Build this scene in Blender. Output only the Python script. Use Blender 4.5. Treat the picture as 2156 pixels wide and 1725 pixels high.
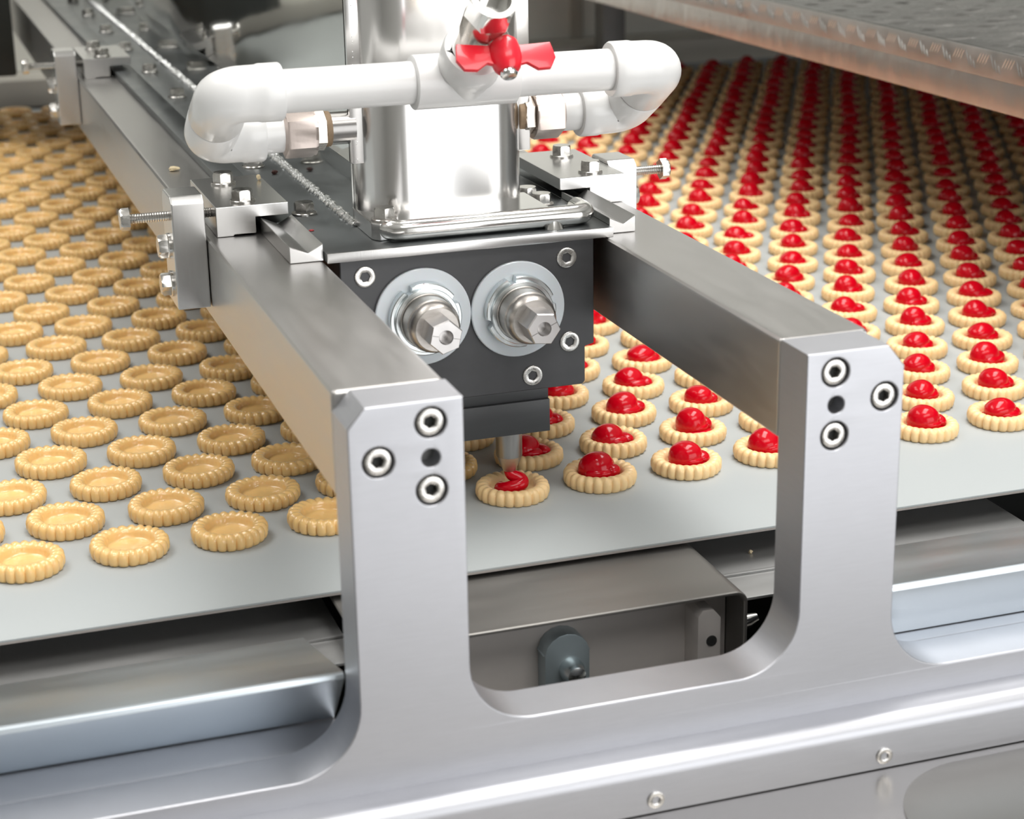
import bpy, bmesh, math, random
from mathutils import Vector, Matrix
random.seed(7)
for o in list(bpy.data.objects): bpy.data.objects.remove(o, do_unlink=True)
SC = bpy.context.scene
COL = SC.collection
V = Vector
# ------------------------------------------------------------------ camera
YAW, PITCH, ROLL = 0.31849, 0.32211, 0.01840
CAM = V((-0.36582, -1.11130, 0.45125))
FPX = 3936.2
fwd = V((math.sin(YAW)*math.cos(PITCH), math.cos(YAW)*math.cos(PITCH), -math.sin(PITCH)))
rt0 = V((math.cos(YAW), -math.sin(YAW), 0)); dn0 = fwd.cross(rt0)
rt = rt0*math.cos(ROLL) + dn0*math.sin(ROLL)
dn = dn0*math.cos(ROLL) - rt0*math.sin(ROLL)
cd = bpy.data.cameras.new('camera'); cam = bpy.data.objects.new('camera', cd); COL.objects.link(cam)
m3 = Matrix((rt, -dn, -fwd)).transposed()
cam.matrix_world = Matrix.Translation(CAM) @ m3.to_4x4()
cd.sensor_width = 36; cd.lens = 36*FPX/2156; cd.clip_start = 0.02; cd.clip_end = 60
cd.dof.use_dof = True; cd.dof.focus_distance = 1.25; cd.dof.aperture_fstop = 11
SC.camera = cam
def to_px(p):
    d = V(p) - CAM; z = d.dot(fwd)
    return 1078 + FPX*d.dot(rt)/z, 862.5 + FPX*d.dot(dn)/z
# ------------------------------------------------------------------ world, lights, exposure
SC.view_settings.view_transform = 'Standard'; SC.view_settings.look = 'None'
SC.view_settings.gamma = 1; SC.view_settings.use_curve_mapping = False
SC.view_settings.exposure = 0.0
w = bpy.data.worlds.new('world'); SC.world = w; w.use_nodes = True
w.node_tree.nodes['Background'].inputs[0].default_value = (0.80, 0.86, 0.95, 1)
w.node_tree.nodes['Background'].inputs[1].default_value = 0.35
def area(name, loc, target, sx, sy, power, col):
    l = bpy.data.lights.new(name, 'AREA'); l.shape = 'RECTANGLE'; l.size = sx; l.size_y = sy
    l.energy = power; l.color = col
    o = bpy.data.objects.new(name, l); COL.objects.link(o); o.location = loc
    o.rotation_euler = (V(target)-V(loc)).to_track_quat('-Z', 'Y').to_euler()
    return o
area('front_key_light', (1.72, -3.3, 0.36), (0.4, 0, 0.25), 3.2, 2.7, 80, (0.98, 0.99, 1.0))  # added key light, unseen, sized and placed to whiten the front faces
area('overhead_fill_light', (0.75, 0.2, 2.5), (0.4, 0.5, 0), 2.4, 0.9, 74, (1.0, 0.985, 0.96))  # added overhead fill, unseen, brightens biscuits and raises the ambient light
area('overhead_fill_light', (-1.3, 1.0, 2.5), (-0.4, 0.6, 0), 2.4, 0.9, 40, (1.0, 0.985, 0.96))  # added fill above the left side, unseen
area('overhead_fill_light', (0.4, -2.0, 2.5), (0.1, -0.6, 0), 2.4, 0.9, 35, (1.0, 0.985, 0.96))  # added fill above the front, unseen
# ------------------------------------------------------------------ materials
MATS = {}
def newmat(name):
    m = bpy.data.materials.new(name); m.use_nodes = True; MATS[name] = m
    return m, m.node_tree.nodes, m.node_tree.links, m.node_tree.nodes['Principled BSDF']
def mat(name, col, rough=0.4, metal=0.0, var=0.08, scale=40, stretch=(1,1,1), bump=0.0, bscale=None,
        coat=0.0, sss=0.0, rvar=0.0, bdist=0.0005, bdetail=3, spec=0.5):
    m, N, L, P = newmat(name)
    tc = N.new('ShaderNodeTexCoord'); mp = N.new('ShaderNodeMapping'); mp.inputs['Scale'].default_value = stretch
    L.new(tc.outputs['Object'], mp.inputs['Vector'])
    ns = N.new('ShaderNodeTexNoise'); ns.inputs['Scale'].default_value = scale; ns.inputs['Detail'].default_value = 4
    L.new(mp.outputs[0], ns.inputs['Vector'])
    mx = N.new('ShaderNodeMix'); mx.data_type = 'RGBA'
    lo = [max(0, c*(1-var)) for c in col]; hi = [min(1, c*(1+var)) for c in col]
    mx.inputs[6].default_value = (*lo, 1); mx.inputs[7].default_value = (*hi, 1)
    L.new(ns.outputs['Fac'], mx.inputs[0]); L.new(mx.outputs[2], P.inputs['Base Color'])
    P.inputs['Metallic'].default_value = metal; P.inputs['Specular IOR Level'].default_value = spec
    if rvar:
        mr = N.new('ShaderNodeMapRange'); mr.inputs[1].default_value = 0.3; mr.inputs[2].default_value = 0.7
        mr.inputs[3].default_value = max(0.02, rough-rvar); mr.inputs[4].default_value = rough+rvar
        L.new(ns.outputs['Fac'], mr.inputs[0]); L.new(mr.outputs[0], P.inputs['Roughness'])
    else: P.inputs['Roughness'].default_value = rough
    P.inputs['Coat Weight'].default_value = coat; P.inputs['Coat Roughness'].default_value = 0.08
    if sss:
        P.inputs['Subsurface Weight'].default_value = sss
        P.inputs['Subsurface Radius'].default_value = (0.004, 0.0015, 0.0008)
        P.inputs['Subsurface Scale'].default_value = 1.0
    if bump:
        n2 = N.new('ShaderNodeTexNoise'); n2.inputs['Scale'].default_value = bscale or scale; n2.inputs['Detail'].default_value = bdetail
        L.new(mp.outputs[0], n2.inputs['Vector'])
        b = N.new('ShaderNodeBump'); b.inputs['Strength'].default_value = bump; b.inputs['Distance'].default_value = bdist
        L.new(n2.outputs['Fac'], b.inputs['Height']); L.new(b.outputs[0], P.inputs['Normal'])
    return m
mat('post_steel', (0.515, 0.52, 0.55), 0.46, 1.0, 0.05, 60, (1, 1, 12), 0.06, 120, bdist=0.0002)
mat('beam_steel', (0.55, 0.535, 0.52), 0.34, 1.0, 0.06, 20, (6, 1, 6), 0.08, 90, rvar=0.03, bdist=0.0002)
mat('plate_steel', (0.25, 0.265, 0.27), 0.36, 1.0, 0.10, 25, (1, 1, 1), 0.05, 120, rvar=0.06, bdist=0.0002)
mat('clamp_steel', (0.66, 0.65, 0.64), 0.27, 1.0, 0.05, 60, (8, 1, 1), 0.05, 150, bdist=0.0002)
mat('bolt_steel', (0.62, 0.60, 0.57), 0.24, 1.0, 0.12, 200, rvar=0.06)
mat('screw_steel', (0.72, 0.70, 0.67), 0.28, 1.0, 0.15, 400, rvar=0.08, bump=0.15, bscale=900, bdist=0.0002)
mat('hopper_steel', (0.74, 0.73, 0.72), 0.20, 1.0, 0.04, 20, (1, 1, .2), 0.03, 60, bdist=0.0004)
mat('mirror_steel', (0.62, 0.63, 0.61), 0.07, 1.0, 0.06, 8, (1, 1, .45), 0.6, 7, bdist=0.005, rvar=0.03, bdetail=0)
mat('weld_metal', (0.80, 0.81, 0.80), 0.30, 1.0, 0.25, 500, rvar=0.1)
mat('chrome', (0.80, 0.79, 0.77), 0.14, 1.0, 0.05, 50)
mat('nickel', (0.58, 0.53, 0.48), 0.26, 1.0, 0.15, 80, rvar=0.08)
mat('dull_nut', (0.60, 0.52, 0.48), 0.36, 1.0, 0.10, 80, bump=0.1, bscale=500, bdist=0.0003)
mat('dark_pipe', (0.30, 0.29, 0.28), 0.28, 1.0, 0.2, 100)
mat('thread_seal', (0.26, 0.18, 0.11), 0.7, 0.0, 0.3, 300)
mat('white_pvc', (0.78, 0.775, 0.765), 0.32, 0, 0.015, 15, coat=0.25)
mat('red_plastic', (0.85, 0.012, 0.03), 0.30, 0, 0.04, 60, coat=0.4)
mat('pump_black', (0.062, 0.062, 0.066), 0.42, 0.0, 0.35, 35, (1, 1, 1.6), 0.06, 80, rvar=0.06, bdist=0.0003)
mat('pump_black_low', (0.040, 0.041, 0.043), 0.38, 0.0, 0.25, 40, (.4, 1, 3), 0.06, 80, bdist=0.0003)
mat('white_washer', (0.66, 0.70, 0.735), 0.30, 0, 0.03, 40, coat=0.3, sss=0.15)
mat('hex_steel', (0.66, 0.64, 0.63), 0.36, 1.0, 0.06, 120, rvar=0.04)
mat('nozzle_steel', (0.36, 0.35, 0.34), 0.33, 1.0, 0.08, 60, (8, 8, 1))
mat('zinc', (0.70, 0.74, 0.75), 0.22, 1.0, 0.10, 120, rvar=0.06)
mat('shaft_steel', (0.52, 0.49, 0.46), 0.34, 1.0, 0.12, 120, (1, 6, 1), 0.15, 300, bdist=0.0002)
mat('belt_fabric', (0.42, 0.445, 0.447), 0.42, 0, 0.035, 6, spec=0.3, bump=0.04, bscale=900, bdist=0.0002)
mat('belt_edge', (0.34, 0.31, 0.29), 0.7, 0, 0.1, 50)
mat('deck_steel', (0.44, 0.44, 0.435), 0.34, 0.6, 0.15, 18, (.5, 2, 2), 0.04, 60, rvar=0.08, bdist=0.0003)
mat('cover_steel', (0.62, 0.68, 0.73), 0.36, 1.0, 0.12, 14, (.4, 1.5, 1.5), 0.04, 60, rvar=0.06, bdist=0.0003)
mat('channel_wall', (0.66, 0.62, 0.59), 0.5, 0.25, 0.12, 30, (.4, 2, 2), 0.05, 90, bdist=0.0002)
mat('zinc_lug', (0.40, 0.47, 0.50), 0.38, 0.55, 0.08, 60)
mat('channel_steel', (0.28, 0.268, 0.252), 0.42, 0.75, 0.12, 30, (.4, 2, 2), 0.05, 90, rvar=0.05, bdist=0.0002)
mat('apron_steel', (0.40, 0.385, 0.37), 0.26, 1.0, 0.04, 6, rvar=0.03)
mat('reflection_tone', (0.29, 0.28, 0.265), 0.30, 1.0, 0.04, 6)  # apron steel darkened to imitate a reflection
mat('tread_steel', (0.46, 0.455, 0.45), 0.36, 0.8, 0.25, 30, rvar=0.1, bump=0.3, bscale=60, bdist=0.001)
mat('tread_top', (0.19, 0.185, 0.175), 0.42, 1.0, 0.35, 25, (1, 2, 1), rvar=0.12, bump=0.4, bscale=70, bdist=0.002)
mat('lug_steel', (0.66, 0.65, 0.63), 0.24, 1.0, 0.15, 90)
mat('lip_steel', (0.50, 0.485, 0.47), 0.30, 0.85, 0.20, 12, (1, 2, 1), 0.4, 25, bdist=0.004)
mat('guard_grey', (0.80, 0.81, 0.76), 0.5, 0.0, 0.06, 8)
mat('guard_tan', (0.50, 0.48, 0.43), 0.45, 0.2, 0.08, 8)
mat('black_box', (0.012, 0.014, 0.012), 0.6, 0, 0.1, 20)
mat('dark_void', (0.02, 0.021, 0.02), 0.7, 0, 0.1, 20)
mat('frame_grey', (0.20, 0.20, 0.195), 0.45, 0.5, 0.1, 20)
mat('wall_paint', (0.72, 0.72, 0.70), 0.7, 0, 0.06, 3)
mat('floor_paint', (0.55, 0.545, 0.53), 0.45, 0, 0.1, 4)
mat('ceiling_paint', (0.82, 0.82, 0.80), 0.8, 0, 0.05, 3)
mat('biscuit', (0.98, 0.665, 0.34), 0.42, 0, 0.09, 140, bump=0.28, bscale=700, bdist=0.0004, coat=0.12, sss=0.12)
mat('biscuit_raw', (0.91, 0.59, 0.235), 0.28, 0, 0.07, 120, bump=0.12, bscale=500, bdist=0.0004, coat=0.6, sss=0.15)
mat('jam', (0.55, 0.001, 0.010), 0.14, 0, 0.18, 120, bump=0.12, bscale=160, bdist=0.0008, spec=0.32)
mat('jam_smear', (0.50, 0.02, 0.03), 0.2, 0, 0.1, 100)
mat('crumb', (0.75, 0.62, 0.40), 0.8, 0, 0.15, 300)
mat('dark_crumb', (0.06, 0.02, 0.015), 0.7, 0, 0.15, 300)
# ------------------------------------------------------------------ mesh helpers
def loft(rings, cap0=True, cap1=True, bm=None):
    bm = bm or bmesh.new()
    vs = [[bm.verts.new(p) for p in r] for r in rings]
    n = len(rings[0])
    for a, b in zip(vs, vs[1:]):
        for i in range(n):
            j = (i+1) % n
            bm.faces.new((a[i], a[j], b[j], b[i]))
    if cap0: bm.faces.new(list(reversed(vs[0])))
    if cap1: bm.faces.new(vs[-1])
    return bm
def ring(r, z, n=24, hexa=False, off=0.0, cx=0, cy=0):
    out = []
    for i in range(n):
        t = 2*math.pi*i/n
        rr = r
        if hexa:
            k = (t+math.pi/6) % (math.pi/3) - math.pi/6
            rr = r*math.cos(math.pi/6)/math.cos(k) if False else r*math.cos(math.pi/6)/math.cos(((t) % (math.pi/3)) - math.pi/6)
        out.append((cx+rr*math.cos(t+off), cy+rr*math.sin(t+off), z))
    return out
def lathe(prof, n=32, cap0=True, cap1=True, bm=None):
    return loft([ring(r, z, n) for r, z in prof], cap0, cap1, bm)
def orient(bm, pos, direction):
    q = V((0, 0, 1)).rotation_difference(V(direction).normalized())
    bmesh.ops.transform(bm, matrix=Matrix.Translation(V(pos)) @ q.to_matrix().to_4x4(), verts=bm.verts)
    return bm
def box(x0, x1, y0, y1, z0, z1, bev=0.0, seg=2, bm=None):
    b = bmesh.new()
    bmesh.ops.create_cube(b, size=1)
    for v in b.verts:
        v.co = V(((x0+x1)/2 + v.co.x*(x1-x0), (y0+y1)/2 + v.co.y*(y1-y0), (z0+z1)/2 + v.co.z*(z1-z0)))
    if bev: bmesh.ops.bevel(b, geom=b.edges[:], offset=bev, segments=seg, profile=0.6, affect='EDGES')
    if bm is None: return b
    return join(bm, b)
def join(bm, b):
    me = bpy.data.meshes.new('tmp'); b.to_mesh(me); b.free(); bm.from_mesh(me); bpy.data.meshes.remove(me); return bm
def prism(poly, axis, a, b, bev=0.0, seg=2):
    """poly: 2-D points; axis 'y' -> (x,z) extruded along y; 'x' -> (y,z); 'z' -> (x,y)"""
    def p3(p, t): return {'y': (p[0], t, p[1]), 'x': (t, p[0], p[1]), 'z': (p[0], p[1], t)}[axis]
    bm = bmesh.new()
    v0 = [bm.verts.new(p3(p, a)) for p in poly]; v1 = [bm.verts.new(p3(p, b)) for p in poly]
    n = len(poly)
    bm.faces.new(v0); bm.faces.new(list(reversed(v1)))
    for i in range(n):
        j = (i+1) % n
        bm.faces.new((v0[j], v0[i], v1[i], v1[j]))
    bmesh.ops.recalc_face_normals(bm, faces=bm.faces)
    if bev: bmesh.ops.bevel(bm, geom=bm.edges[:], offset=bev, segments=seg, profile=0.6, affect='EDGES')
    return bm
def tube(path, radii, n=20, caps=True, bm=None):
    pts = [V(p) for p in path]
    if not hasattr(radii, '__len__'): radii = [radii]*len(pts)
    tang = []
    for i in range(len(pts)):
        a = pts[max(0, i-1)]; b = pts[min(len(pts)-1, i+1)]
        t = (b-a)
        tang.append(t.normalized() if t.length > 1e-9 else tang[-1])
    ref = V((0, 0, 1)) if abs(tang[0].z) < .9 else V((0, 1, 0))
    nrm = tang[0].cross(ref).normalized()
    rings = []
    for p, t, r in zip(pts, tang, radii):
        nrm = (nrm - t*nrm.dot(t)).normalized(); bi = t.cross(nrm)
        rings.append([p + (nrm*math.cos(2*math.pi*k/n) + bi*math.sin(2*math.pi*k/n))*r for k in range(n)])
    return loft(rings, caps, caps, bm)
def curve_plate(outlines, thick, bev, plane='xz', pos=0.0, res=1):
    """filled flat plate with holes; outlines are closed 2-D polylines"""
    cu = bpy.data.curves.new('c', 'CURVE'); cu.dimensions = '2D'; cu.fill_mode = 'BOTH'
    cu.extrude = thick/2 - bev; cu.bevel_depth = bev; cu.bevel_resolution = 2; cu.offset = -bev
    for pl in outlines:
        s = cu.splines.new('POLY'); s.points.add(len(pl)-1); s.use_cyclic_u = True
        for q, p in zip(s.points, pl): q.co = (p[0], p[1], 0, 1)
    o = bpy.data.objects.new('c', cu); COL.objects.link(o)
    dg = bpy.context.evaluated_depsgraph_get(); dg.update()
    me = bpy.data.meshes.new_from_object(o.evaluated_get(dg))
    bpy.data.objects.remove(o); bpy.data.curves.remove(cu)
    bm = bmesh.new(); bm.from_mesh(me); bpy.data.meshes.remove(me)
    bmesh.ops.remove_doubles(bm, verts=bm.verts, dist=1e-6)
    if plane == 'xz':
        for v in bm.verts: v.co = V((v.co.x, pos - v.co.z, v.co.y))
    elif plane == 'xy':
        for v in bm.verts: v.co = V((v.co.x, v.co.y, pos + v.co.z))
    bmesh.ops.recalc_face_normals(bm, faces=bm.faces)
    return bm
def circle2(cx, cy, r, n=32): return [(cx+r*math.cos(2*math.pi*i/n), cy+r*math.sin(2*math.pi*i/n)) for i in range(n)]
def arc2(cx, cy, r, a0, a1, n=12): return [(cx+r*math.cos(math.radians(a0+(a1-a0)*i/n)), cy+r*math.sin(math.radians(a0+(a1-a0)*i/n))) for i in range(n+1)]
def mesh(name, bm, m, smooth=35):
    bmesh.ops.recalc_face_normals(bm, faces=bm.faces)
    me = bpy.data.meshes.new(name); bm.to_mesh(me); bm.free()
    me.materials.append(MATS[m])
    me.polygons.foreach_set('use_smooth', [True]*len(me.polygons))
    me.set_sharp_from_angle(angle=math.radians(smooth))
    return me
ROOT = {}
def tag(o, label=None, cat=None, group=None, kind=None):
    if label: o['label'] = label
    if cat: o['category'] = cat
    if group: o['group'] = group
    if kind: o['kind'] = kind
    return o
def thing(name, label, cat, loc=(0, 0, 0), group=None, kind=None):
    o = bpy.data.objects.new(name, None); o.empty_display_size = 0.01; COL.objects.link(o); o.location = loc
    ROOT[o.name] = V(loc)
    return tag(o, label, cat, group, kind)
def put(name, me, parent=None, loc=None, rot=None, label=None, kind=None):
    """link mesh data; loc is a world position (mesh local) or None (mesh in world coords)"""
    o = bpy.data.objects.new(name, me); COL.objects.link(o)
    base = ROOT[parent.name] if parent else V((0, 0, 0))
    ROOT[o.name] = base if loc is None else V(loc)
    if parent: o.parent = parent
    if loc is None: o.location = V((0, 0, 0)) - (base if parent else V((0, 0, 0)))
    else: o.location = V(loc) - base
    if rot is not None: o.rotation_euler = rot
    if label: o['label'] = label
    if kind: o['kind'] = kind
    return o
def part(name, bm, m, parent, label=None, smooth=35, kind=None, wn=False):
    """bm in world coordinates; the vertices are moved into the parent's frame"""
    base = ROOT[parent.name]
    bmesh.ops.transform(bm, matrix=Matrix.Translation(-base), verts=bm.verts)
    me = mesh(name, bm, m, smooth)
    o = bpy.data.objects.new(name, me); COL.objects.link(o); o.parent = parent
    if wn:
        wm = o.modifiers.new('wn', 'WEIGHTED_NORMAL'); wm.keep_sharp = True; wm.weight = 100
    ROOT[o.name] = base
    if label: o['label'] = label
    if kind: o['kind'] = kind
    return o
def solo(name, bm, m, label, cat, origin, group=None, kind=None, smooth=35):
    bmesh.ops.transform(bm, matrix=Matrix.Translation(-V(origin)), verts=bm.verts)
    o = bpy.data.objects.new(name, mesh(name, bm, m, smooth)); COL.objects.link(o); o.location = origin
    ROOT[o.name] = V(origin)
    return tag(o, label, cat, group, kind)
def struct(name, bm, m):
    o = bpy.data.objects.new(name, mesh(name, bm, m)); COL.objects.link(o); o['kind'] = 'structure'; ROOT[o.name] = V((0, 0, 0)); return o
def inst(name, me, parent, loc, direction=None, spin=0.0, label=None):
    """shared mesh (axis +Z) placed at a world position under a parent"""
    o = bpy.data.objects.new(name, me); COL.objects.link(o); o.parent = parent
    o.location = V(loc) - ROOT[parent.name]
    q = Matrix.Rotation(spin, 4, 'Z')
    if direction is not None: q = V((0, 0, 1)).rotation_difference(V(direction).normalized()).to_matrix().to_4x4() @ q
    o.rotation_euler = q.to_euler()
    ROOT[o.name] = V(loc)
    if label: o['label'] = label
    return o
# shared fastener meshes (axis +Z, seat at z = 0)
def socket_screw(r, h, hexr, depth, m='screw_steel'):
    bm = loft([ring(r*.98, -.002), ring(r, 0), ring(r, h*.7), ring(r*.97, h*.9), ring(r*.88, h), ring(hexr*1.1, h),
               ring(hexr, h-.0003, hexa=True), ring(hexr, h-depth, hexa=True), ring(hexr*.2, h-depth-.001)])
    return mesh('socket_screw', bm, m, 40)
def hex_head(r, h, m='bolt_steel'):
    bm = loft([ring(r, 0, hexa=True), ring(r, h*.80, hexa=True), ring(r*.86, h), ring(r*.3, h)])
    return mesh('hex_bolt', bm, m, 30)
def washer(ro, ri, t, m='bolt_steel'):
    return mesh('washer', loft([ring(ri, 0), ring(ro, 0), ring(ro, t*.7), ring(ro*.95, t), ring(ri, t)], False, False), m, 40)
HEX = hex_head(.0072, .0068); HEX_S = hex_head(.0062, .0055); WASH = washer(.0086, .003, .0016)
def bolt(parent, loc, direction=(0, 0, 1), spin=0.3, me=None, label=None, wash=True):
    b = inst('hex_bolt', me or HEX, parent, V(loc)+V(direction).normalized()*(.0015 if wash else 0), direction, spin, label)
    if wash:
        o = bpy.data.objects.new('washer', WASH); COL.objects.link(o); o.parent = b; o.location = (0, 0, -.0015)
    return b
# ================================================================== THE SETTING
struct('floor', box(-5, 5, -5, 4.6, -1.0, -.95), 'floor_paint')
struct('ceiling', box(-5, 5, -5, 4.6, 2.7, 2.75), 'ceiling_paint')
struct('wall_back', box(-5, 5, 4.5, 4.6, -.95, 2.7), 'wall_paint')
struct('wall_left', box(-5.1, -5, -5, 4.6, -.95, 2.7), 'wall_paint')
struct('wall_right', box(5, 5.1, -5, 4.6, -.95, 2.7), 'wall_paint')
struct('wall_front', box(-5, 5, -5.1, -5, -.95, 2.7), 'wall_paint')
# ================================================================== CONVEYOR
BY0, BY1 = -.111, 1.80
belt = thing('conveyor_belt', 'wide pale grey conveyor belt carrying rows of biscuits under the machine', 'conveyor belt', (0, 0, -.0025))
part('belt_top', box(-1.4, 1.9, BY0, BY1, -.0015, 0, .0004), 'belt_fabric', belt)
part('belt_underside', box(-1.4, 1.9, BY0-.0004, BY1, -.0026, -.0015), 'belt_edge', belt, 'brown fabric underside of the belt')
bed = thing('slider_bed', 'dark steel bed under the conveyor belt', 'conveyor bed', (0, .9, -.95))
part('bed_plate', box(-1.4, 1.9, -.045, 1.78, -.03, -.0026, .001), 'frame_grey', bed)
for x in (-1.1, 1.6):
    for y in (.1, 1.6): part('leg', box(x-.03, x+.03, y-.03, y+.03, -.95, -.03, .003), 'frame_grey', bed)
# far side of the conveyor
g = thing('back_guard', 'grey sheet metal guard panels behind the far edge of the belt', 'guard panel', (0, 2.02, -.95))
xs = [-1.4, -.62, .05, .79, 1.45, 2.1]
for a, b in zip(xs, xs[1:]):
    part('panel', box(a+.004, b-.004, 2.0, 2.02, .03, .75, .002), 'guard_grey', g)
for a in xs: part('seam_post', box(a-.012, a+.012, 1.992, 2.0, .03, .75, .002), 'guard_tan', g)
part('lower_rail', box(-1.4, 2.1, 1.95, 2.02, -.06, -.012, .003), 'frame_grey', g)
part('rail_ledge', box(-1.4, 2.1, 1.90, 2.02, -.012, .03, .003), 'guard_tan', g)
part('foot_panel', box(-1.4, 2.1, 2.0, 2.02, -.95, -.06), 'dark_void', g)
bx = thing('control_box', 'black box hanging beside the far end of the left beam', 'box', (-.36, 1.55, .103))
part('housing', box(-.56, -.2020, 1.42, 1.74, .103, .62, .004), 'black_box', bx)
part('lid', box(-.565, -.1990, 1.415, 1.745, .62, .635, .003), 'black_box', bx)
part('hanger', box(-.42, -.34, 1.74, 1.99, .30, .33, .003), 'frame_grey', bx)

# ================================================================== FRONT BRACKET
YF, YB = -.298, -.267
ZU, ZL, ZR = -.0012, -.0158, -.0130
zb = -.0295
out = [(-1.0, zb), (1.2, zb), (1.2, ZR)]
out += list(reversed(arc2(.1167+.036, ZR+.036, .036, 180, 270, 14)))[0:]
out += [(.1167, .1634), (.1072, .175), (.0607, .175)]
out += list(reversed(arc2(.0607-.034, ZU+.034, .034, 270, 360, 14)))
out += list(reversed(arc2(-.1222+.034, ZU+.034, .034, 180, 270, 14)))
out += [(-.1222, .175), (-.1705, .175), (-.1795, .165)]
out += list(reversed(arc2(-.1795-.036, ZL+.036, .036, 270, 360, 14)))
out += [(-1.0, ZL)]
SCR = [(-.1386, .1639), (-.1650, .1469), (-.1390, .1294), (.0769, .1638), (.1058, .1476), (.0775, .1295)]
HOL = [(-.1390, .1459), (.0779, .1463)]
holes = [circle2(x, z, .0079) for x, z in SCR] + [circle2(x, z, .0046) for x, z in HOL]
br = thing('mounting_bracket', 'thick brushed steel front plate with two upright posts and rounded cutouts', 'bracket', (-.03, -.28, -.1))
part('post_plate', curve_plate([out]+holes, YB-YF, .0009, 'xz', (YF+YB)/2), 'post_steel', br, smooth=30, wn=True)
SCREW_P = socket_screw(.0068, .0034, .0034, .0080)
bore = mesh('counterbore', lathe([(.0083, 0), (.0083, .0012)], 24), 'dark_void')
for x, z in SCR:
    s = inst('socket_screw', SCREW_P, br, (x, YF+.0042, z), (0, -1, 0), random.random())
    o = bpy.data.objects.new('counterbore', bore); COL.objects.link(o); o.parent = s; o.location = (0, 0, -.002)
plug = mesh('hole_plug', lathe([(.0050, 0), (.0050, .001)], 24), 'frame_grey')
for x, z in HOL: inst('hole_plug', plug, br, (x, YF+.012, z), (0, -1, 0))
# base rail below the plate
rl = thing('base_rail', 'polished steel rail with rounded top edge running below the bracket plate', 'rail', (0, -.29, -.1))
prof = [(-.267, -.0282), (-.306, -.0286)] + [(-.311+.0085*math.cos(math.radians(a)), -.0372+.0085*math.sin(math.radians(a))) for a in range(80, 181, 10)] + [(-.3195, -.0575), (-.267, -.0575)]
part('rail_bar', prism(prof, 'x', -1.0, 1.2), 'post_steel', rl, smooth=30)
SCREW_R = socket_screw(.0048, .0016, .0024, .0045)
for k in range(-5, 8):
    inst('socket_screw', SCREW_R, rl, (-.030+.1335*k, -.3190, -.0500), (0, -1, 0), random.random())
ap = thing('front_apron', 'glossy pale steel apron below the base rail at the front', 'panel', (0, -.45, -.07))
part('apron_sheet', box(-1.0, 1.2, -.75, -.262, -.0600, -.0580, .0006), 'apron_steel', ap)
rc = .06
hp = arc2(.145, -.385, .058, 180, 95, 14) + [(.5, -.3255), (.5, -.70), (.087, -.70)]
part('dark_reflection', prism(hp, 'z', -.0580, -.0572), 'reflection_tone', ap, 'dark rounded reflection on the apron, laid on as a thin plate')  # added thin plate; its dark colour stands in for a reflection
part('apron_front', box(-1.0, 1.2, -.75, -.748, -.95, -.06), 'apron_steel', ap)

# ------------------------------------------------------------------ side covers between the brackets
def side_cover(name, label, x0, x1, hi):
    t = thing(name, label, 'cover', ((x0+x1)/2, -.28, -.06))
    th = .0022
    f = -.2662; lo = (ZL if x0 < 0 else ZR)+.0004; uc = .029 if x0 < 0 else .011
    p = [(f+uc, lo), (f, hi-.003), (f+.0010, hi-.0006), (f+.0032, hi), (-.165, -.001), (-.163, -.004), (-.163, -.028), (-.1652, -.028), (-.1652, -.004), (f+.0040, hi-th-.0003), (f+.0024, hi-.004), (f+uc+.0024, lo)]
    part('cover_sheet', prism(p, 'x', x0, x1, .0003, 1), 'cover_steel', t, smooth=25)
    part('bottom_ledge', box(x0, x1, f-.0005, f+.060, lo-.012, lo-.0006, .0003), 'post_steel', t)
    return t
side_cover('side_cover', 'bent steel cover sheet left of the bracket, below the plain biscuits', -1.0, -.1797, .0240)
side_cover('side_cover', 'bent steel cover sheet right of the bracket, below the jam biscuits', .1170, 1.2, .0222)
def deck(name, label, x0, x1, z):
    t = thing(name, label, 'deck', ((x0+x1)/2, -.1, z))
    part('deck_sheet', box(x0, x1, -.162, -.046, z-.002, z, .0006), 'deck_steel', t)
    part('fold', box(x0, x1, -.130, -.127, z, z+.0016, .0005), 'deck_steel', t)
deck('return_deck', 'dark steel deck strip under the left part of the belt edge', -1.0, -.148, -.022)
deck('return_deck', 'dark speckled steel deck strip under the right part of the belt edge', .094, .322, -.022)
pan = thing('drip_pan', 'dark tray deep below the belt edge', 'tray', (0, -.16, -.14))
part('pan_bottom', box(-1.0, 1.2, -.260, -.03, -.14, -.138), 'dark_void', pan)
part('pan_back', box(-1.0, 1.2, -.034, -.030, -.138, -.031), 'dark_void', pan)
# ------------------------------------------------------------------ channel in the middle
ch = thing('support_channel', 'open steel channel between the two posts with bolts inside', 'channel', (-.02, -.14, -.06))
xr, xl = .0862, -.150
cp = [(xl, -.006), (xr-.008, -.006)] + arc2(xr-.008, -.014, .008, 80, 0, 6) + [(xr, -.075), (xr-.0025, -.075)] + list(reversed(arc2(xr-.008, -.014, .0055, 80, 0, 6))) + [(xr-.008, -.0085), (xl, -.0085)]
part('channel_shell', prism(cp, 'y', -.184, -.047, .0007, 1), 'channel_steel', ch, smooth=30)
part('back_wall', box(xl, xr-.003, -.1585, -.156, -.075, -.0085), 'channel_wall', ch)
part('floor_strip', box(xl, xr-.003, -.184, -.147, -.078, -.075), 'channel_steel', ch)
lug = prism([(-.0385, -.08), (-.0105, -.08), (-.0105, -.034)] + arc2(-.0245, -.036, .0142, 8, 172, 8) + [(-.0385, -.034)], 'y', -.172, -.1585, .0008)
lo = part('lug_plate', lug, 'zinc_lug', ch, 'zinc plated lug with round head')
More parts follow.
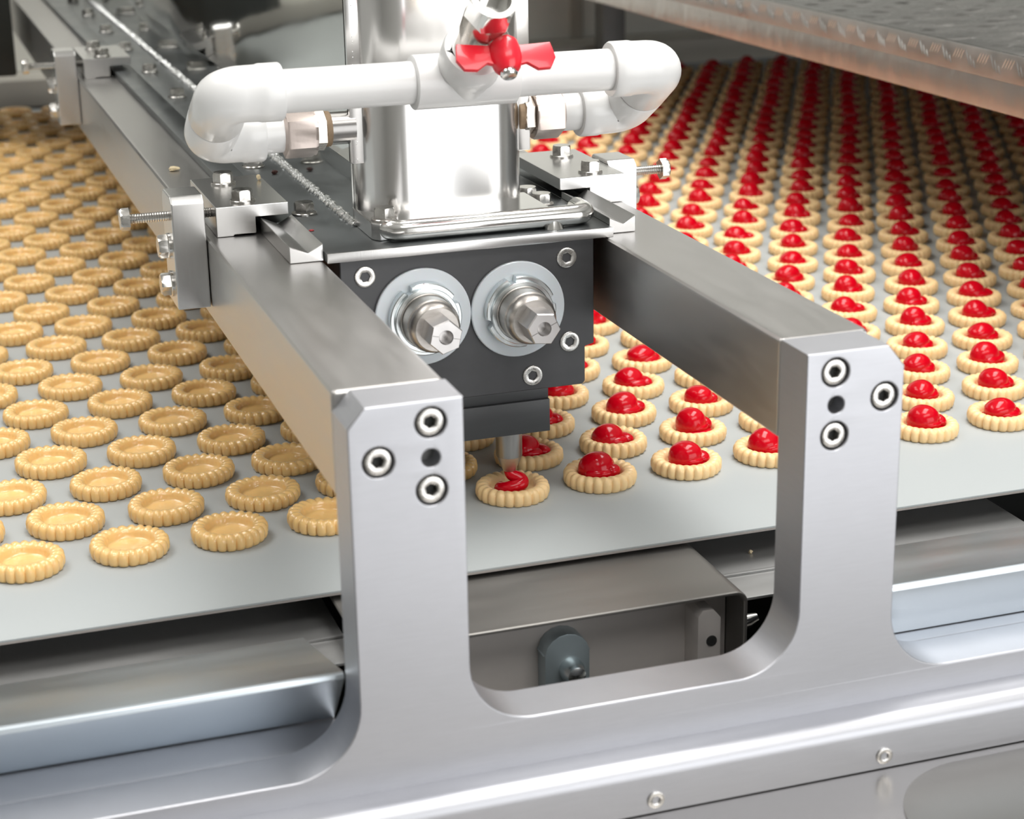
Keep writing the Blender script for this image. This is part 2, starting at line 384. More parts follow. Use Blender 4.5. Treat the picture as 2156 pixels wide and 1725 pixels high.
part('pin', orient(lathe([(.0075, 0), (.0075, .004), (.0060, .008), (.0055, .011), (.0025, .0125)], 24), (-.0225, -.172, -.0445), (0, -1, 0)), 'zinc', lo)
sb = part('stop_block', prism([(.0565, -.08), (.0715, -.08), (.0715, -.024), (.0665, -.018), (.0595, -.018), (.0565, -.022)], 'y', -.178, -.1585, .0008), 'channel_wall', ch, 'small steel block with a threaded hole')
part('bore', orient(lathe([(.0035, 0), (.0032, .0008), (.0018, .0008), (.0018, .0004)], 20), (.0655, -.178, -.0385), (0, -1, 0)), 'dark_void', sb)
part('latch_pin', tube([(xr-.002, -.172, -.033), (xr+.006, -.172, -.0325), (xr+.012, -.172, -.031)], [.006, .0048, .0030], 14), 'chrome', ch, 'small bright pin at the channel end')

# ================================================================== BEAMS
def beam(label, x0, x1, y1):
    t = thing('support_beam', label, 'beam', ((x0+x1)/2, YB, .12))
    part('tube', box(x0, x1, YB, y1, .120, .175, .0032, 3), 'beam_steel', t, smooth=30, wn=True)
    part('end_cap', box(x0+.004, x1-.004, y1, y1+.003, .124, .171, .001), 'beam_steel', t)
    return t
bl = beam('long square steel beam on the left, over the plain biscuits', -.1795, -.1222, 1.85)
bR = beam('square steel beam on the right, over the jam biscuits', .0607, .1125, 1.85)
# ================================================================== DECK PLATE ON THE BEAMS
pl = thing('deck_plate', 'grey steel deck plate bolted across both beams', 'plate', (-.03, -.0147, .175))
part('plate_sheet', box(-.1222, .0660, -.0147, 1.75, .1752, .181, .0006), 'plate_steel', pl)
part('front_lip', box(-.1222, .0660, -.0168, -.0148, .1750, .1812, .0005), 'clamp_steel', pl, 'bright milled front edge')
part('side_strip', box(-.1424, -.1222, .082, 1.75, .1752, .1812, .0006), 'plate_steel', pl)
part('side_strip', box(.0660, .0824, .082, 1.75, .1752, .1812, .0006), 'plate_steel', pl)
def rail(x0, x1):
    xm = (x0+x1)/2
    return prism([(x0, .1752), (x1, .1752), (x1, .1858), (xm, .1812), (x0, .1858)] if False else
                 [(x0, .1752), (x1, .1752), (x1, .1862), (xm+.001, .1808), (x0, .1858)], 'y', -.0085, .0815, .0004, 1)
part('guide_rail', rail(-.1438, -.1226), 'clamp_steel', pl, 'bar with a V groove along its top')
part('guide_rail', rail(.0662, .0846), 'clamp_steel', pl, 'bar with a V groove along its top')
for i, y in enumerate((.102, .279, .462, .644, .8214, 1.008, 1.182, 1.369, 1.55)):
    bolt(pl, (-.1100, y, .181), spin=.5+.37*i)
    if i > 0: bolt(pl, (.0480, y, .181), spin=.2+.5*i)
bolt(pl, (.0440, .0900, .181), spin=.25); bolt(pl, (.0462, .0665, .181), spin=.05)
# ------------------------------------------------------------------ clamps
HEX_L = hex_head(.0078, .0062)
def thread(p0, p1, r, pitch=.0016):
    p0 = V(p0); p1 = V(p1); L = (p1-p0).length; n = max(4, int(L/pitch*2))
    return tube([p0+(p1-p0)*(i/n) for i in range(n+1)], [r if i % 2 else r*.86 for i in range(n+1)], 16)
def clamp(label, mirror, y):
    """block on the beam with side bracket and adjusting screw; outer side towards -x (or +x when mirrored)"""
    s = 1 if not mirror else -1
    def X(x): return x if not mirror else -.0605-x
    t = thing('plate_clamp', label, 'clamp', (X(-.15), y, .175), 'plate clamps on the beams')
    poly = [(-.173, .1752), (-.162, .1752), (-.1615, .1762), (-.1470, .1762), (-.1470, .1868), (-.1250, .1868), (-.1250, .195), (-.173, .195)]
    part('block', prism([(X(a), b) for a, b in poly], 'y', y, y+.100, .0006), 'clamp_steel', t, smooth=25, wn=True)
    bolt(t, (X(-.1525), y+.0135, .195), spin=.1); bolt(t, (X(-.1540), y+.076, .195), spin=.1)
    xa, xb = sorted((X(-.2015), X(-.1800))) if not mirror else (.1128, .1340)
    xo = -.2015 if not mirror else -.0605-.1340
    yy = y; y = y + (.030 if mirror else 0); zz = -.006 if mirror else 0
    bk = part('side_bracket', prism([(y-.0, .1290), (y+.040, .1290), (y+.040, .197+zz), (y+.034, .2035+zz), (y+.006, .2035+zz), (y, .1995+zz)], 'x', xa, xb, .0012), 'clamp_steel', t, smooth=30, wn=True)
    so = -s
    bolt(t, (X(xo), y+.020, .1680), (so, 0, 0), .2, HEX_L); bolt(t, (X(xo), y+.020, .1425), (so, 0, 0), .5, HEX_L)
    sc = part('adjusting_screw', thread((X(-.173), y+.018, .1885+zz/2), (X(xo-.027), y+.018, .1885+zz/2), .0034), 'bolt_steel', t)
    part('screw_head', orient(loft([ring(.0076, 0, hexa=True), ring(.0076, .0048, hexa=True), ring(.0064, .006), ring(.002, .006)]), (X(xo-.025), y+.018, .1885+zz/2), (so, 0, 0)), 'bolt_steel', sc, smooth=30)
    return t
clamp('steel clamp block with adjusting screw on the near left beam', False, .080)
clamp('steel clamp block further back along the left beam', False, .845)
clamp('steel clamp block with adjusting screw on the right beam', True, .080)

# ================================================================== HOPPER COLUMN
HX0, HX1, HY, HR, HZ = -.0862, .0245, .022, .030, .62
hop = thing('hopper', 'tall polished steel hopper column with rounded corners standing on the deck plate', 'hopper', (-.03, .03, .181))
def rrect(z, d=0.0):
    pts = []
    for cx, cy, a0 in ((HX1-HR, HY+HR, 270), (HX1-HR, 1.70-HR, 0), (HX0+HR, 1.70-HR, 90), (HX0+HR, HY+HR, 180)):
        for i in range(11):
            a = math.radians(a0+9*i); pts.append((cx+(HR+d)*math.cos(a), cy+(HR+d)*math.sin(a), z))
    return pts
part('shell', loft([rrect(.1812), rrect(.30), rrect(.45), rrect(HZ)]), 'hopper_steel', hop, smooth=40)
def jacket(x0, x1):
    b = box(x0, x1, .040, 1.66, .2245, HZ-.01, .0012, 2); return b
part('jacket_sheet', jacket(HX0-.0050, HX0-.0004), 'mirror_steel', hop, 'mirror bright side sheet', smooth=40)
part('jacket_sheet', jacket(HX1+.0004, HX1+.0050), 'mirror_steel', hop, 'mirror bright side sheet', smooth=40)
for a, b in ((HX0-.0050, HX0+.0065), (HX1-.0065, HX1+.0050)): part('jacket_edge', box(a, b, .0385, .0445, .2245, HZ-.01, .0012), 'hopper_steel', hop)
part('lower_side_sheet', box(HX0-.0012, HX0-.0002, .056, 1.66, .1812, .2240), 'mirror_steel', hop)
# weld beads
def weld(p0, p1, r, step):
    bm = bmesh.new(); p0 = V(p0); p1 = V(p1); L = (p1-p0).length; n = int(L/step); ax = (p1-p0).normalized()
    for i in range(n+1):
        c = p0+(p1-p0)*(i/n)+V((random.uniform(-.0005, .0005), 0, random.uniform(-.0004, .0003))); k = r*(.75+.5*random.random())
        tl = random.uniform(-.35, .35)
        rings = []
        for a in (-.8, -.35, .25, .75):
            q = math.sqrt(1-a*a)*k
            rings.append([c + ax*(a*k*.6 + tl*q*math.cos(2*math.pi*m/8)) + V((q*math.cos(2*math.pi*m/8), 0, q*.85*math.sin(2*math.pi*m/8)) if abs(ax.y) > .5 else (q*math.cos(2*math.pi*m/8), q*math.sin(2*math.pi*m/8), 0)) for m in range(8)])
        loft(rings, True, True, bm)
    return bm
part('weld_bead', weld((HX0-.0016, .052, .1822), (HX0-.0016, 1.66, .1822), .0030, .0036), 'weld_metal', hop, 'rippled bright weld along the base', kind='stuff')
part('weld_bead', weld((HX0-.001, .0395, .226), (HX0-.001, .0395, .60), .0010, .0016), 'weld_metal', hop, kind='stuff')
fl = part('base_flange', prism([(-.083, .004), (.026, .004), (.032, .010), (.032, .06), (-.087, .06), (-.087, .010)], 'z', .1812, .1925, .0012), 'hopper_steel', hop, smooth=30, wn=True)
bolt(hop, (-.0775, .0135, .1925), spin=.35)
hd = thing('handle_bar', 'round polished steel bar lying along the front of the hopper base', 'handle', (-.012, 0, .181))
zc = .1882; R0 = .0066
path = [(-.0760, .020, zc), (-.0775, .008, zc), (-.0765, .003, zc), (-.0735, .0003, zc), (-.068, -.001, zc), (.046, -.001, zc), (.051, .0004, zc), (.0535, .004, zc), (.0542, .010, zc), (.0542, .020, zc)]
part('bar', tube(path, R0, 24), 'chrome', hd, smooth=50)
for x in (.030,): part('foot', orient(lathe([(.0068, 0), (.0055, .003), (.0040, .006)], 20), (x, -.003, .1811), (0, 0, 1)), 'chrome', hd)

# ================================================================== PUMP BLOCK
YP = -.012
pb = thing('pump_block', 'dark grey pump block hanging between the beams with two round rotors', 'pump', (-.03, YP, .047))
main = [(-.1135, .1750), (-.1135, .1040), (-.1065, .1025), (-.1065, .0787), (-.1045, .0767), (.0457, .0767), (.0477, .0787), (.0477, .1025), (.0540, .1040), (.0540, .1750)]
part('block_body', prism(main, 'y', YP, .085, .0005, 1), 'pump_black', pb, smooth=25)
low = part('lower_block', box(-.083, .0229, YP+.003, .07, .0690, .0770, .0004), 'pump_black_low', pb)
part('nozzle_bar', box(-.083, .0232, YP+.001, .07, .0467, .0688, .0004), 'pump_black_low', pb)
SCREW_B = socket_screw(.0067, .0012, .0034, .0070)
for x, z in ((-.098, .1635), (.0352, .1633), (.0369, .1070), (.0111, .0868), (-.0975, .107)):
    inst('socket_screw', SCREW_B, pb, (x, YP, z), (0, -1, 0), random.random())
washm = mesh('white_washer', lathe([(.0312, 0), (.0315, .0006), (.0315, .0026), (.0309, .0032), (.015, .0032)], 56), 'white_washer', 40)
def nutring(n=96):
    bm = bmesh.new()
    def rg(ro, z, notch):
        out = []
        for i in range(n):
            t = 2*math.pi*i/n; k = (i % 24)
            r = ro - (notch if k < 3 else 0)
            out.append((r*math.cos(t), r*math.sin(t), z))
        return out
    return loft([rg(.0228, .003, .0026), rg(.0234, .0036, .0032), rg(.0234, .0092, .0032), rg(.0228, .0098, .0026), ring(.0198, .0098, n), ring(.0194, .0085, n)], False, True, bm)
nutm = mesh('lock_nut', nutring(), 'zinc', 30)
ringm = mesh('retaining_ring', lathe([(.0194, .0085), (.0198, .0098), (.0206, .0100), (.0206, .0124), (.0202, .0128), (.0182, .0128), (.0178, .0118)], 56), 'zinc', 35)
shaftm = mesh('shaft', lathe([(.0176, .008), (.0176, .0125), (.0170, .0130), (.0170, .0255), (.0162, .0262), (.0162, .0290), (.0150, .0330), (.0138, .0342), (.010, .0342)], 56), 'shaft_steel', 35)
def hexend():
    H = lambda r, z: ring(r, z, 48, True)
    bm = loft([H(.0110, .033), H(.0110, .0520), [(x*.94, y*.94, z) for x, y, z in H(.0110, .0530)], ring(.0046, .0530, 48), ring(.0042, .0522, 48), ring(.0042, .0440, 48)])
    return bm
hexm = mesh('hex_end', hexend(), 'hex_steel', 25)
def scribe():
    bm = bmesh.new()
    for s in (-1, 1): box(min(s*.0048, s*.0094), max(s*.0048, s*.0094), -.00022, .00022, .0529, .05315, 0, 1, bm)
    return bm
scrm = mesh('scribe_line', scribe(), 'dark_pipe')
for x, z, sp, sl in ((-.0619, .1345, .45, -.22), (.0012, .1330, .2, .42)):
    r_ = inst('white_washer', washm, pb, (x, YP, z), (0, -1, 0), 0, 'white plastic disc')
    for nm, me, a in (('lock_nut', nutm, sp), ('retaining_ring', ringm, 0), ('shaft', shaftm, 0), ('hex_end', hexm, sl+math.pi/6), ('scribe_line', scrm, sl)):
        o = bpy.data.objects.new(nm, me); COL.objects.link(o); o.parent = r_; o.rotation_euler = (0, 0, a)
# nozzle
nz = thing('nozzle', 'short steel depositing nozzle above the foremost half filled biscuit', 'nozzle', (-.002, 0, .0185))
part('barrel', orient(lathe([(.0088, .0470), (.0088, .0300), (.0086, .0292)][::-1], 40), (-.002, 0, 0), (0, 0, 1)), 'nozzle_steel', nz)
part('tip', orient(lathe([(.0036, .0185), (.0042, .0186), (.0086, .0292)], 40), (-.002, 0, 0), (0, 0, 1)), 'shaft_steel', nz)

# ================================================================== WATER MANIFOLD
PY, PZ = -.0140, .2817
D = V((0, -math.sin(math.radians(60)), math.cos(math.radians(60))))   # elbow direction
DB = V((0, -math.sin(math.radians(50)), math.cos(math.radians(50))))  # tee branch direction, towards the viewer and up
mf = thing('pipe_manifold', 'white plastic pipe manifold with elbows crossing in front of the hopper', 'pipe', (-.03, PY, PZ))
XL, XRt = -.1790, .0985
PR = .0130; SR = .0174
def elbow(c, u, v, L=.0345, rb=.011):
    c, u, v = V(c), V(u).normalized(), V(v).normalized()
    pts = [c+u*L, c+u*(L-.0012), c+u*(L-.013), c+u*(L-.0150)]
    rad = [SR-.0008, SR, SR, SR-.0006]
    cc = c+(u+v)*rb
    for i in range(11):
        a = math.pi/2*i/10
        pts.append(cc - v*rb*math.cos(a) - u*rb*math.sin(a)); rad.append(SR-.0007)
    pts += [c+v*(L-.0012), c+v*L]; rad += [SR-.0004, SR-.0012]
    return tube(pts, rad, 32)
E1L, E1R = V((XL, PY, PZ)), V((XRt, PY, PZ))
E2L, E2R = E1L - D*.0695, E1R - D*.0695
xp = V((1, 0, 0))
part('pipe', tube([(XL+.02, PY, PZ), (XRt-.02, PY, PZ)], PR, 36), 'white_pvc', mf)
part('elbow', elbow(E1L, xp, -D), 'white_pvc', mf, smooth=50); part('elbow', elbow(E2L, xp, D, .0335), 'white_pvc', mf, smooth=50)
part('elbow', elbow(E1R, -xp, -D), 'white_pvc', mf, smooth=50); part('elbow', elbow(E2R, -xp, D, .0335), 'white_pvc', mf, smooth=50)
TX = -.0315
tee = tube([(TX-.0325, PY, PZ), (TX-.0318, PY, PZ), (TX-.018, PY, PZ), (TX+.018, PY, PZ), (TX+.0318, PY, PZ), (TX+.0325, PY, PZ)], [.0158, .0166, .0166, .0166, .0166, .0158], 36)
tc0 = V((TX, PY, PZ))
tube([tc0, tc0+DB*.012, tc0+DB*.016, tc0+DB*.032, tc0+DB*.0335, tc0+DB*.0336, tc0+DB*.029], [.0165, .0170, .0190, .0192, .0184, .0140, .0138], 36, True, tee)
part('tee', tee, 'white_pvc', mf, smooth=45)
def side_fitting(e2, s, xw):
    # e2 elbow corner, s = +1 towards the hopper from the left side; xw wall x
    c = V(e2); d = V((s, 0, 0))
    L = abs(xw-c.x)
    part('collar', orient(lathe([(.0128, .030), (.0128, .046), (.0120, .0475)], 32), c, d), 'white_pvc', mf)
    k = .0455
    part('union_nut', orient(loft([ring(.0130, k), ring(.0168, k+.0015, hexa=True), ring(.0172, k+.003, hexa=True), ring(.0172, k+.0185, hexa=True), ring(.0160, k+.0205), ring(.0115, k+.0205)]), c, d), 'dull_nut', mf, 'dull hexagonal union nut', smooth=25)
    part('hex_nipple', orient(loft([ring(.0120, k+.020, hexa=True), ring(.0135, k+.0212, hexa=True), ring(.0135, k+.0268, hexa=True), ring(.0112, k+.0275)]), c, d), 'nickel', mf, smooth=25)
    part('seal', orient(lathe([(.0114, k+.0270), (.0112, k+.0305), (.0108, k+.0310)], 24), c, d), 'thread_seal', mf)
    if L > k+.033:
        part('wall_pipe', orient(lathe([(.0104, k+.0305), (.0104, L+.004)], 28), c, d), 'dark_pipe', mf, 'dark steel pipe stub')
side_fitting(E2L, 1, HX0-.005)
side_fitting(E2R, -1, HX1+.005)
# ------------------------------------------------------------------ ball valve
S = V((-.04, -math.cos(math.radians(50)), -math.sin(math.radians(50)))).normalized()           # stem direction
va = thing('ball_valve', 'small metal ball valve screwed into the white tee', 'valve', tc0+DB*.04)
part('body', orient(lathe([(.0112, .028), (.0124, .034), (.0124, .046), (.0135, .052), (.0138, .066), (.0128, .070)], 36), tc0, DB), 'nickel', va)
part('hex_end', orient(loft([ring(.0120, .068), ring(.0150, .0695, hexa=True), ring(.0150, .084, hexa=True), ring(.0138, .0855), ring(.0100, .0855), ring(.0096, .074)]), tc0, DB), 'chrome', va, smooth=25)
st0 = tc0+DB*.058
part('stem', tube([st0, st0+S*.010+V((.006, 0, 0)), st0+S*.016+V((.009, 0, 0))], [.0085, .0080, .0060], 24), 'nickel', va)
hc = st0+S*.0145+V((.0090, 0, 0))
h = part('butterfly_handle', orient(lathe([(.0060, -.004), (.0088, -.001), (.0094, .003), (.0094, .010), (.0078, .0155), (.0060, .0175)], 28), hc, S), 'red_plastic', va, 'bright red butterfly handle')
def wing(s):
    p = [(.004, .000), (.011, .0005), (.0285, -.0010), (.0302, .0095), (.0262, .0162), (.0185, .0168), (.0120, .0122), (.004, .0145)]
    bm = prism([(a*s, b) for a, b in p], 'y', -.0016, .0016, .0007)
    # local: x = wing, z = along stem, y = thickness
    xv = (V((1, 0, 0)) - S*S.x).normalized(); yv = S.cross(xv)
    M = Matrix((xv, yv, S)).transposed().to_4x4()
    bmesh.ops.transform(bm, matrix=Matrix.Translation(hc) @ M, verts=bm.verts); return bm
part('wing', wing(1), 'red_plastic', h); part('wing', wing(-1), 'red_plastic', h)
part('handle_screw', orient(lathe([(.0050, .0165), (.0052, .0195), (.0042, .0210), (.001, .0212)], 20), hc, S), 'chrome', h)

# ================================================================== TREAD PLATE COVER
CX, CZ0, CZ1, CZ2 = .55, .1735, .2010, .2265
cv = thing('tread_plate_cover', 'worn tread plate step bridging the belt at upper right', 'cover', (1.0, 1.1, CZ0))
part('top_sheet', box(CX, 1.9, -.2, 1.97, CZ2-.004, CZ2, .0014), 'tread_top', cv)
part('side_sheet', box(CX-.0005, CX+.003, -.2, 1.97, CZ1, CZ2-.001, .0008), 'tread_steel', cv)
part('lower_lip', box(CX+.001, CX+.0045, -.2, 1.97, CZ0, CZ1+.002, .0012), 'lip_steel', cv)
part('under_frame', box(CX+.03, 1.9, -.2, 1.97, CZ0+.004, CZ1, .001), 'frame_grey', cv)
for x, y in ((.80, 1.86), (1.85, 1.86), (1.85, -.17), (1.35, -.17)): part('leg', box(x-.02, x+.02, y-.02, y+.02, -.95, CZ0+.01, .002), 'frame_grey', cv)
def lens(bm, c, u, nrm, L, W, H):
    c, u, nrm = V(c), V(u).normalized(), V(nrm); s = nrm.cross(u)
    a = [c-u*L/2, c-u*L/5+s*W/2, c+u*L/5+s*W/2, c+u*L/2, c+u*L/5-s*W/2, c-u*L/5-s*W/2]
    vs = [bm.verts.new(p) for p in a]; t1 = bm.verts.new(c-u*L/4+nrm*H); t2 = bm.verts.new(c+u*L/4+nrm*H)
    for f in ((0, 1, t1), (1, 2, t2, t1), (2, 3, t2), (3, 4, t2), (4, 5, t1, t2), (5, 0, t1)):
        bm.faces.new([vs[i] if isinstance(i, int) else i for i in f])
lb = bmesh.new()
y = -.1; k = 0
while y < 1.95:
    for j in range(3):      # long bright bars, each group stepping down
        lens(lb, (CX-.0006, y+.0055*j, (CZ1+CZ2)/2-.0035+.0022*j), (0, .42, .9), (-1, 0, 0), .010+.003*j, .0011, .0006)
    for j in range(4):      # fine bars leaning the other way
        lens(lb, (CX-.0006, y+.020+.0042*j, (CZ1+CZ2)/2+.003), (0, -.55, .83), (-1, 0, 0), .0125, .0008, .0004)
    y += .040; k += 1
part('side_lugs', lb, 'lug_steel', cv, 'raised bars of the tread pattern', 60, 'stuff')
lb = bmesh.new()
for i in range(60):
    for j in range(26):
        cx, cy = CX+.02+.030*j, .15+.030*i
        dirn = V((.7, .7, 0)) if (i+j) % 2 else V((.7, -.7, 0))
        s = V((-dirn.y, dirn.x, 0))
        for m_ in (-1, 0, 1): lens(lb, V((cx, cy, CZ2))+s*.0065*m_, dirn, (0, 0, 1), .020, .0020, .0005)
part('top_lugs', lb, 'tread_top', cv, 'raised bars of the tread pattern', 60, 'stuff')

# ================================================================== BISCUITS
NF = 23
def biscuit_mesh(name, m, seed, per=6, raw=False):
    rnd = random.Random(seed)
    prof = [(.0225, 0, .6), (.0240, .0008, .9), (.0249, .0030, 1), (.0250, .0060, 1), (.0246, .0080, 1), (.0235, .0096, 1), (.0218, .0104, 1),
            (.0195, .0105, .9), (.0175, .0099, .7), (.0161, .0090, .5), (.0151, .0070, .2), (.0146, .0050, .05), (.0136, .0042, 0), (.0105, .0040, 0), (.005, .0040, 0)]
    n = NF*per; rings = []
    jit = [rnd.uniform(.75, 1.25) for _ in range(NF)]; wob = [rnd.uniform(-1, 1)*.0003 for _ in range(6)]
    for r, z, a in prof:
        row = []
        for i in range(n):
            t = 2*math.pi*i/n
            tw = t + (.0250-r)*22*(1 if z > .004 else 0)*.45
            u = (tw*NF/(2*math.pi)) % 1.0; kf = int(tw*NF/(2*math.pi)) % NF
            f = abs(math.sin(math.pi*u))**.5
            rr = r - a*.0020*(1-f)*jit[kf] + sum(wob[k]*math.cos((k+1)*t+k) for k in range(3))*(r/.025)
            zz = z - (a*.0020*(1-f) if z > .004 else 0) + (wob[3]*math.cos(2*t+1) if z > .004 else 0)
            if r < .0145: zz += .00025*math.sin(7*t+rr*900)*(r/.0145)
            row.append((rr*math.cos(t), rr*math.sin(t), max(0, zz)))
        rings.append(row)
    return mesh(name, loft(rings, True, True), m, 70)
def blob(bm, c, s, rot=0.0, seg=20, seed=0):
    rnd = random.Random(seed); b = bmesh.new()
    bmesh.ops.create_uvsphere(b, u_segments=seg, v_segments=seg*2//3, radius=1)
    ph = [rnd.uniform(0, 6.28) for _ in range(4)]
    for v in b.verts:
        d = v.co.copy(); k = 1 + .05*math.sin(2.3*d.x+ph[0]) + .05*math.sin(2.7*d.y+ph[1]) + .03*math.sin(4*d.z+ph[2])
        v.co = V((d.x*s[0]*k, d.y*s[1]*k, d.z*s[2]*k))
    bmesh.ops.transform(b, matrix=Matrix.Translation(V(c)) @ Matrix.Rotation(rot, 4, 'Z'), verts=b.verts)
    return join(bm, b)
def jam_mesh(name, seed, seg=20):
    rnd = random.Random(seed); bm = bmesh.new(); j = lambda a: rnd.uniform(-a, a)
    blob(bm, (0, 0, .0058), (.0142, .0140, .0026), 0, seg, seed)                        # fills the hollow
    blob(bm, (-.0024+j(.0006), .0004+j(.0006), .0106), (.0124+j(.0007), .0112, .0096+j(.0007)), .4+j(.3), seg, seed+1)   # dome
    blob(bm, (.0076+j(.0006), -.0012+j(.001), .0086), (.0064, .0078, .0050+j(.0006)), .3+j(.3), seg, seed+2)     # folded end
    blob(bm, (.0008+j(.001), -.0058, .0082), (.0100, .0062, .0046), .1, seg, seed+3)                          # front bulge
    return mesh(name, bm, 'jam', 60)
BASE = [biscuit_mesh('biscuit', 'biscuit', i) for i in range(3)]
RAW = [biscuit_mesh('biscuit', 'biscuit_raw', 10+i) for i in range(3)]
JAM = [jam_mesh('jam', 20+i*7) for i in range(5)]
BASE_LO = biscuit_mesh('biscuit_low', 'biscuit', 3, 4)
JAM_LO = jam_mesh('jam_low', 90, 10)
PA, PB_, SK = .06395, .05829, .0323
ORD = ['front', 'second', 'third', 'fourth', 'fifth', 'sixth', 'seventh', 'eighth', 'ninth', 'tenth', 'eleventh', 'twelfth', 'thirteenth', 'fourteenth',
       'fifteenth', 'sixteenth', 'seventeenth', 'eighteenth', 'nineteenth', 'twentieth', 'twenty-first', 'twenty-second', 'twenty-third', 'twenty-fourth',
       'twenty-fifth', 'twenty-sixth', 'twenty-seventh', 'twenty-eighth', 'twenty-ninth', 'thirtieth', 'thirty-first', 'thirty-second']
NTH = ['first'] + ORD[1:]
bpy.context.view_layer.update()
dg = bpy.context.evaluated_depsgraph_get()
def visible(p):
    hit = 0
    for dx, dy, dz in ((0, 0, .016), (.022, 0, .008), (-.022, 0, .008), (0, -.022, .006), (0, .022, .01)):
        q = V(p)+V((dx, dy, dz)); px = to_px(q)
        if not (0 <= px[0] <= 2156 and 0 <= px[1] <= 1725): continue
        d = CAM-q
        if not SC.ray_cast(dg, q, d.normalized(), distance=d.length)[0]: hit += 1
    return hit
spots = []
for r in range(0, 31):
    for c in range(-20, 26):
        x = PA*(c+.5*(r % 2)); y = PB_*r + SK*x
        x += random.uniform(-.0012, .0012)*(r > 0 or c != 0); y += random.uniform(-.0012, .0012)*(r > 0 or c != 0)
        if r > 0: x += random.uniform(-.001, .001)
        if y > 1.755 or y < -.05 or x > 1.2: continue
        px = to_px((x, y, .005)); m_ = 110
        if not (-m_ < px[0] < 2156+m_ and -m_ < px[1] < 1725+m_): continue
        spots.append([r, c, x, y, visible((x, y, 0))])
plain = [s for s in spots if s[2] < -.01]; filled = [s for s in spots if s[2] >= -.01 and not (s[0] == 0 and s[1] == 0)]
def rank(lst):
    rows = {}
    for s in lst:
        if s[4] > 0: rows.setdefault(s[0], []).append(s)
    out = {}
    for r, l in rows.items():
        l.sort(key=lambda s: s[2])
        for i, s in enumerate(l): out[(s[0], s[1])] = i
    return out
rp, rf = rank(plain), rank(filled)
for s in plain:
    r, c, x, y, vis = s
    key = (r, c)
    if key in rp: lab = 'golden plain biscuit, %s from the left in the %s row of the belt' % (NTH[rp[key]], ORD[r])
    elif to_px((x, y, 0))[0] < 0: lab = 'golden plain biscuit beyond the left edge of the picture'
    else: lab = 'golden plain biscuit out of sight behind the left beam'
    o = bpy.data.objects.new('plain_biscuit', RAW[(r*3+c) % 3]); COL.objects.link(o)
    o.location = (x, y, 0); o.rotation_euler = (0, 0, random.uniform(0, 6.28)); k = random.uniform(.975, 1.02); o.scale = (k, k, random.uniform(.95, 1.05))
    tag(o, lab, 'biscuit', 'plain biscuits on the left of the belt')
filled.sort(key=lambda s: (s[4] == 0, (V((s[2], s[3], 0))-CAM).length))
rest = []
for i, s in enumerate(filled):
    r, c, x, y, vis = s
    if i < 300 and vis > 0:
        lab = 'jam-topped biscuit, %s jam biscuit from the left in the %s row' % (NTH[min(rf[(r, c)], 31)], ORD[r])
        t = bpy.data.objects.new('jam_biscuit', None); t.empty_display_size = .01; COL.objects.link(t)
        t.location = (x, y, 0)
        tag(t, lab, 'biscuit', 'jam biscuits on the right of the belt')
        k = random.uniform(.975, 1.02)
        b = bpy.data.objects.new('base', BASE[(r*3+c) % 3]); COL.objects.link(b); b.parent = t; b.rotation_euler = (0, 0, random.uniform(0, 6.28)); b.scale = (k, k, random.uniform(.95, 1.04))
        j = bpy.data.objects.new('jam', JAM[random.randrange(5)]); COL.objects.link(j); j.parent = t
        j.location = (random.uniform(-.001, .001), random.uniform(-.001, .001), 0); j.rotation_euler = (0, 0, random.uniform(-.30, .30)); j['label'] = 'glossy red jam'
        j.scale = (random.uniform(.94, 1.05), random.uniform(.94, 1.05), random.uniform(.92, 1.08))
    else: rest.append((x, y))
if rest:
    vv, ff, mi = [], [], []
    for me, k in ((BASE_LO, 0), (JAM_LO, 1)):
        pv = [v.co.copy() for v in me.vertices]; pf = [tuple(p.vertices) for p in me.polygons]
        for x, y in rest:
            n0 = len(vv); a = random.uniform(-.3, .3); ca, sa = math.cos(a), math.sin(a)
            vv += [(x+p.x*ca-p.y*sa, y+p.x*sa+p.y*ca, p.z) for p in pv]
            ff += [tuple(q+n0 for q in f) for f in pf]; mi += [k]*len(pf)
    me = bpy.data.meshes.new('jam_biscuits'); me.from_pydata(vv, [], ff)
    me.materials.append(MATS['biscuit']); me.materials.append(MATS['jam'])
    me.polygons.foreach_set('material_index', mi); me.polygons.foreach_set('use_smooth', [True]*len(me.polygons))
    o = bpy.data.objects.new('jam_biscuits', me); COL.objects.link(o)
    tag(o, 'rest of the jam biscuits, out of sight under the cover and behind the machine', 'biscuits', kind='stuff')
print('plain', len(plain), 'visible', len(rp), 'filled', len(filled), 'visible', len(rf))
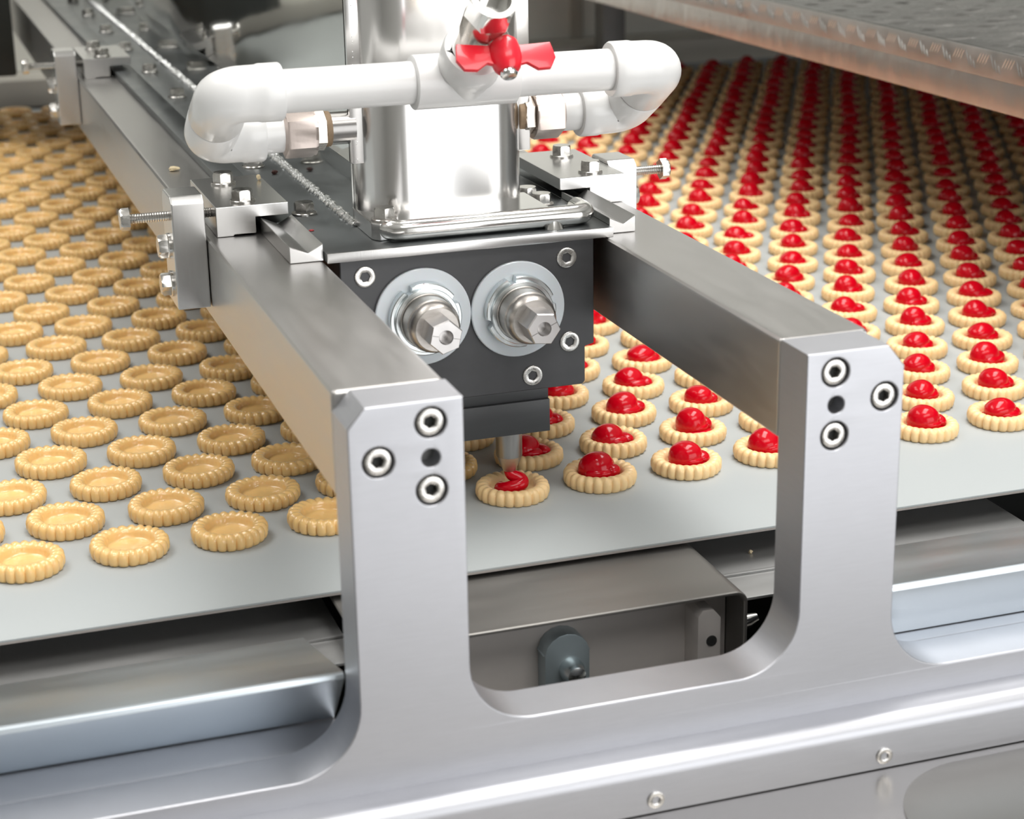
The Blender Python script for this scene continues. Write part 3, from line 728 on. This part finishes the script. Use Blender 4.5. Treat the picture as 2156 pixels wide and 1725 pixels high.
# the biscuit under the nozzle
nb = thing('jam_biscuit', 'biscuit under the nozzle just receiving a coil of red jam', 'biscuit', (0, 0, 0), 'jam biscuits on the right of the belt')
o = bpy.data.objects.new('base', BASE[0]); COL.objects.link(o); o.parent = nb; o.rotation_euler = (0, 0, .6)
jp = [(-.002, 0, .0205), (-.0020, -.0004, .0175), (-.0005, -.0015, .0152), (.0032, -.0030, .0134), (.0050, -.0045, .0116), (.0040, -.0065, .0102), (.0000, -.0072, .0092), (-.0045, -.0065, .0084), (-.0080, -.0045, .0074), (-.0085, -.0005, .0064), (-.0050, .0025, .0058)]
def smooth_path(pts, n=6):
    out = []
    P = [V(p) for p in pts]
    for i in range(len(P)-1):
        p0, p1, p2, p3 = P[max(0, i-1)], P[i], P[i+1], P[min(len(P)-1, i+2)]
        for k in range(n):
            t = k/n
            out.append(.5*((2*p1)+(-p0+p2)*t+(2*p0-5*p1+4*p2-p3)*t*t+(-p0+3*p1-3*p2+p3)*t*t*t))
    return out+[P[-1]]
sp = smooth_path(jp); n = len(sp)
bmj = tube(sp, [.0034+.0012*min(1, i/(n*.35)) for i in range(n-4)]+[.0042, .0036, .0026, .0010], 18)
blob(bmj, (-.0035, -.0035, .0062), (.0085, .0062, .0024), .3, 18, 5)
part('jam', bmj, 'jam', nb, 'coil of red jam falling from the nozzle', 60)

# ================================================================== CRUMBS
def crumb(label, loc, s, m, seed):
    bm = bmesh.new(); bmesh.ops.create_icosphere(bm, subdivisions=2, radius=1)
    rnd = random.Random(seed)
    for v in bm.verts: v.co = V((v.co.x*s[0], v.co.y*s[1], v.co.z*s[2]))*(1+rnd.uniform(-.25, .25))
    lo_ = min(v.co.z for v in bm.verts)
    bmesh.ops.translate(bm, verts=bm.verts, vec=(loc[0], loc[1], loc[2]-lo_))
    solo('crumb', bm, m, label, 'crumb', loc)
crumb('pale biscuit crumb on top of the left beam', (-.1640, .3200, .175), (.0042, .0035, .0016), 'crumb', 1)
crumb('pale round crumb on the deck plate behind the near left clamp bolt', (-.1290, .158, .195), (.0016, .0016, .0018), 'crumb', 2)
crumb('dark crumb on the deck plate beside the weld', (-.1005, .245, .181), (.0022, .0022, .0016), 'dark_crumb', 3)
crumb('dark flat crumb on the deck plate below the white elbow', (-.1020, .345, .181), (.0030, .0022, .0014), 'dark_crumb', 4)
crumb('red jam smear behind the foremost left deck bolt', (-.1090, .123, .181), (.0034, .0022, .0006), 'jam_smear', 5)
crumb('tiny red jam spot on the deck plate near the handle bar', (-.1170, .050, .181), (.0018, .0014, .0005), 'jam_smear', 6)
crumb('tiny white crumb on the right deck strip under the belt', (.128, -.100, -.022), (.0014, .0014, .0014), 'crumb', 7)
